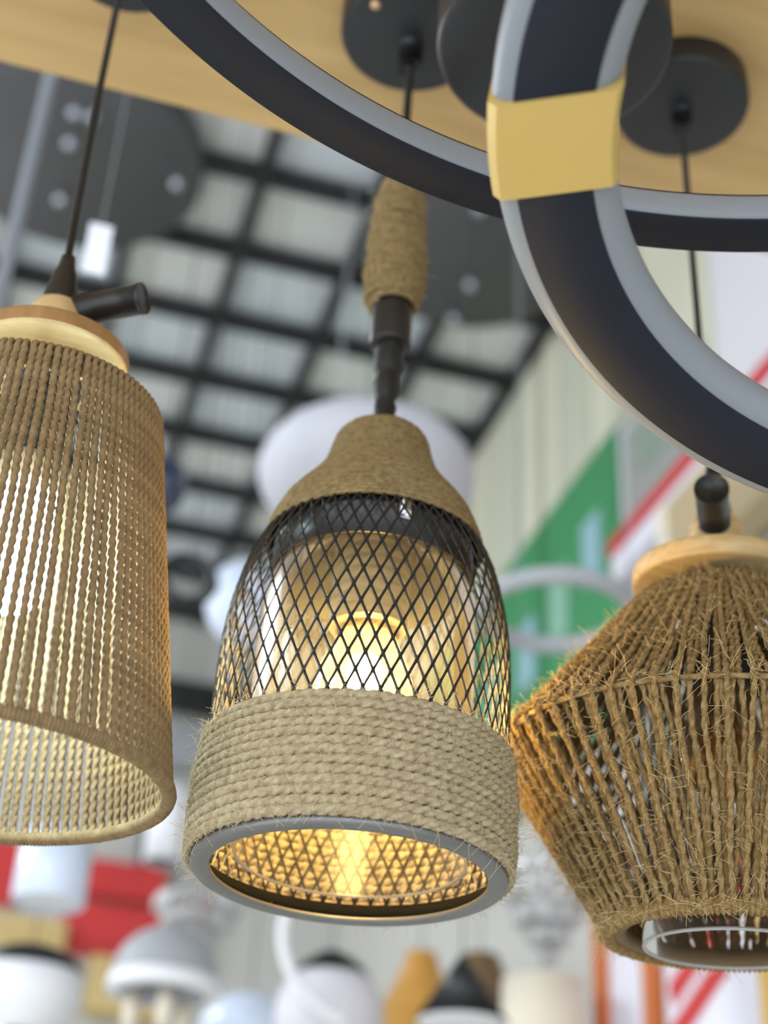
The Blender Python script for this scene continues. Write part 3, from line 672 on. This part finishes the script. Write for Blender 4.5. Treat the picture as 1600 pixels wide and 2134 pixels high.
pend('wooden_shade_lamp', (0.872, 2.80, 0.728), 'honey coloured wooden shade flaring out behind the black cone', 'lamp', [('shade', [(0.125, -0.11), (0.095, -0.03), (0.06, 0.035), (0.036, 0.085), (0.028, 0.115), (1e-4, 0.118)], 'amber_wood')], 0.1, under=True)
pend('fabric_drum_lamp', (1.005, 2.513, 0.660), 'cream fabric drum lamp under the crystal chandelier', 'lamp', [('shade', [(0.070, -0.08), (0.074, -0.08), (0.072, 0.075), (0.068, 0.075)], 'cream'), ('diffuser', [(0.070, -0.075), (1e-4, -0.075)], 'white')], 0.07, under=True)
pend('wicker_lamp', (1.012, 2.86, 0.822), 'brown wicker shade half hidden behind the cream drum', 'lamp', [('shade', [(0.062, -0.07), (0.055, 0.0), (0.035, 0.05), (1e-4, 0.055)], 'brown')], 0.05, under=True)
root = thing('white_arc_lamp', (0.635, 2.43, 0.735), 'white curved arc lamp looping down below the mesh lamp', 'lamp')
b = MB(); th = np.linspace(PI * 0.80, PI * 1.42, 30); P = np.stack([0.02 + 0.135 * np.cos(th), 0.02 * np.sin(th), 0.135 * np.sin(th)], -1); tube(b, P, 0.0095, 10); part('arc', b, M['white'], root)
e0 = P[0]; b = MB(); rod(b, tuple(e0), (e0[0], e0[1], HC + 0.04 - 0.735), 0.0012, 5); part('cord', b, M['satin'], root)
# crystal chandeliers: bead clusters
def crystal(c, label, tiers, seed):
    root = thing('crystal_chandelier', c, label, 'chandelier')
    rg = np.random.default_rng(seed)
    bd = MB(); blob(bd, (0, 0, 0), 1.0, 8, 6); bm_ = bd.mesh('crystal_bead', M['crystal'], False)
    for (R, z, n, r) in tiers:
        b = MB(); torus(b, R, 0.003, z, 40, 6); part('chrome_hoop', b, M['chrome'], root)
        for i in range(n):
            a = 2 * PI * i / n + rg.uniform(-.1, .1); rr = r * rg.uniform(0.8, 1.2)
            link('crystal_bead', bm_, root, T(R * math.cos(a), R * math.sin(a), z - rr * 0.8) @ Matrix.Diagonal((rr, rr, rr * 1.25, 1)))
    b = MB(); rod(b, (0, 0, tiers[-1][1] - 0.01), (0, 0, 0.06), 0.006, 10); part('stem', b, M['chrome'], root)
    cord_to_ceiling(root, 0.05, 0.0012)
crystal((0.855, 2.118, 0.745), 'chrome and crystal bead chandelier between the mesh lamp and the twine lantern', [(0.058, 0.045, 16, 0.010), (0.060, 0.015, 16, 0.012), (0.046, -0.020, 13, 0.012), (0.026, -0.050, 8, 0.012), (0.006, -0.078, 3, 0.011)], 3)
crystal((0.455, 2.92, 0.905), 'pale crystal bead chandelier half hidden behind the mesh lamp ring', [(0.075, 0.02, 18, 0.014), (0.060, -0.010, 14, 0.014), (0.03, -0.04, 8, 0.014)], 4)

# right wall signs
def wallthing(name, label, cat, y, z): return thing(name, (XW - 0.004, y, z), label, cat)
root = wallthing('green_banner', 'green banner with pale upright prints on the right wall under the cream boards', 'banner', 3.02, 1.55)
b = MB(); box(b, (-0.006, 0, 0), (0.012, 1.24, 0.64), 0.002); part('backing', b, M['green'], root, smooth=False)
for k, (dy, dz, w_, h_) in enumerate([(-0.50, 0.09, 0.09, 0.15), (-0.32, 0.05, 0.10, 0.17), (-0.13, 0.02, 0.10, 0.16), (0.09, 0.02, 0.11, 0.16), (0.32, 0.0, 0.12, 0.16), (-0.2, -0.20, 0.12, 0.10), (0.05, -0.20, 0.12, 0.10)]):
    b = MB(); box(b, (-0.0145, dy, dz), (0.006, w_, h_), 0.001); part('pale_print', b, M['paleblue' if k % 2 == 0 and k < 5 else 'palegreen'], root, smooth=False)
root = wallthing('grey_poster', 'grey poster with faint green print, right wall beside the green banner', 'poster', 2.185, 1.70)
b = MB(); box(b, (-0.006, 0, 0), (0.012, 0.33, 0.24), 0.002); part('sheet', b, M['grey_panel'], root, smooth=False)
b = MB(); box(b, (-0.0135, 0.03, 0.03), (0.003, 0.14, 0.10), 0.001); part('print', b, mat('faint_green_print', (128, 146, 134), 0.7), root, smooth=False)
root = wallthing('fascia_sign', 'long red and white fascia strip sign on the right wall behind the twine lantern', 'sign', 1.88, 1.53)
b = MB(); box(b, (-0.02, 0, 0.026), (0.04, 1.02, 0.034), 0.003); part('red_band', b, M['red'], root, smooth=False)
b = MB(); box(b, (-0.018, 0, -0.020), (0.036, 1.0, 0.054), 0.003); part('white_band', b, M['whiteprint'], root, smooth=False)
root = wallthing('beige_box', 'beige cardboard panel on the right wall behind the black arm of the twine lantern', 'box', 1.90, 1.40)
b = MB(); box(b, (-0.03, 0, 0), (0.06, 0.44, 0.17), 0.003); part('carton', b, M['beige'], root, smooth=False)
b = MB(); box(b, (-0.063, 0.20, 0), (0.006, 0.035, 0.168), 0.001); part('cream_edge', b, M['cream'], root, smooth=False)
root = wallthing('striped_banner', 'white banner with slanting red stripes at the bottom right', 'banner', 2.12, 0.72)
b = MB(); box(b, (-0.006, 0, 0), (0.012, 0.34, 0.36), 0.002); part('sheet', b, M['whiteprint'], root, smooth=False)
for dy, dz, ln in ((-0.07, 0.085, 0.16), (0.0, 0.005, 0.31), (0.06, -0.085, 0.22)):
    b = MB(); box(b, (0, 0, 0), (0.004, ln, 0.040), 0.001); part('red_stripe', b, M['red'], root, T(-0.0135, dy, dz) @ Matrix.Rotation(math.radians(-22), 4, 'X'), smooth=False)
root = wallthing('mustard_post', 'mustard yellow post at the bottom right edge beside the striped banner', 'post', 1.93, 0.0)
b = MB(); box(b, (-0.02, 0, -0.3), (0.036, 0.03, 2.6), 0.003); part('post', b, M['mustard'], root, smooth=False)
root = wallthing('orange_frame', 'orange picture frame with a white centre beneath the twine lantern', 'frame', 2.42, 0.70)
for dy, dz, sy, sz in ((0.10, 0, 0.04, 0.32), (-0.10, 0, 0.04, 0.32), (0, 0.14, 0.16, 0.04), (0, -0.14, 0.16, 0.04)):
    b = MB(); box(b, (-0.015, dy, dz), (0.03, sy, sz), 0.003); part('frame_bar', b, M['orange'], root, smooth=False)
b = MB(); box(b, (-0.008, 0, 0), (0.012, 0.16, 0.24), 0.001); part('print', b, M['whiteprint'], root, smooth=False)

# back wall signs and shelf
def backthing(name, label, cat, x, z): return thing(name, (x, YB, z), label, cat)
root = backthing('red_sign', 'bright red sign board on the back wall under the mesh lamp, upper one', 'sign', 0.48, 1.47)
b = MB(); box(b, (0, -0.03, 0), (0.24, 0.06, 0.11), 0.004); part('panel', b, M['red'], root, smooth=False)
root = backthing('red_banner', 'wide red banner low on the back wall between the grey dome and the drum shade', 'banner', 0.53, 1.325)
b = MB(); box(b, (0, -0.012, 0), (0.44, 0.024, 0.16), 0.004); part('sheet', b, M['red'], root, smooth=False)
b = MB(); box(b, (0.17, -0.026, 0.03), (0.10, 0.006, 0.22), 0.001); part('dark_end', b, M['darkred'], root, smooth=False)
root = backthing('red_poster', 'red poster at the left edge under the cord drum shade', 'poster', 0.09, 1.46)
b = MB(); box(b, (0, -0.008, 0), (0.18, 0.016, 0.20), 0.003); part('sheet', b, M['red'], root, smooth=False)
for nm, lab, cat, x, z, sx, sz, mm in (
    ('tan_carton', 'tan carton on the back wall ledge at the lower left', 'carton', 0.20, 1.23, 0.26, 0.18, 'tan'),
    ('kraft_carton', 'tan carton below the red banner', 'carton', 0.52, 1.155, 0.22, 0.16, 'tan'),
    ('dark_patch_box', 'black box standing in for a shadowy dark patch above the red sign', 'dark patch', 0.56, 1.64, 0.10, 0.22, 'black'),  # black box stands in for a shadowy patch on the back wall
    ('white_carton', 'white carton on the back wall right of the dark patch box', 'carton', 0.70, 1.66, 0.13, 0.20, 'white'),
    ('grey_carton', 'grey carton on the back wall beneath the black shelf', 'carton', 0.72, 1.92, 0.34, 0.14, 'grey_shade')):
    root = backthing(nm, lab, cat, x, z)
    b = MB(); box(b, (0, -0.04, 0), (sx, 0.08, sz), 0.004); part('body', b, M[mm], root, smooth=False)
    b = MB(); box(b, (0, -0.083, sz * 0.25), (sx * 0.9, 0.006, sz * 0.1), 0.001); part('lid_seam', b, M[mm], root, smooth=False)
root = backthing('black_shelf', 'black wall shelf on the back wall seen between drum shade and mesh bell', 'shelf', 0.62, 2.07)
b = MB(); box(b, (0, -0.10, 0), (0.7, 0.20, 0.035), 0.003); part('shelf_board', b, M['black'], root, smooth=False)
for dx in (-0.28, 0.28):
    b = MB(); box(b, (dx, -0.05, -0.05), (0.02, 0.10, 0.07), 0.002); part('bracket', b, M['black'], root, smooth=False)
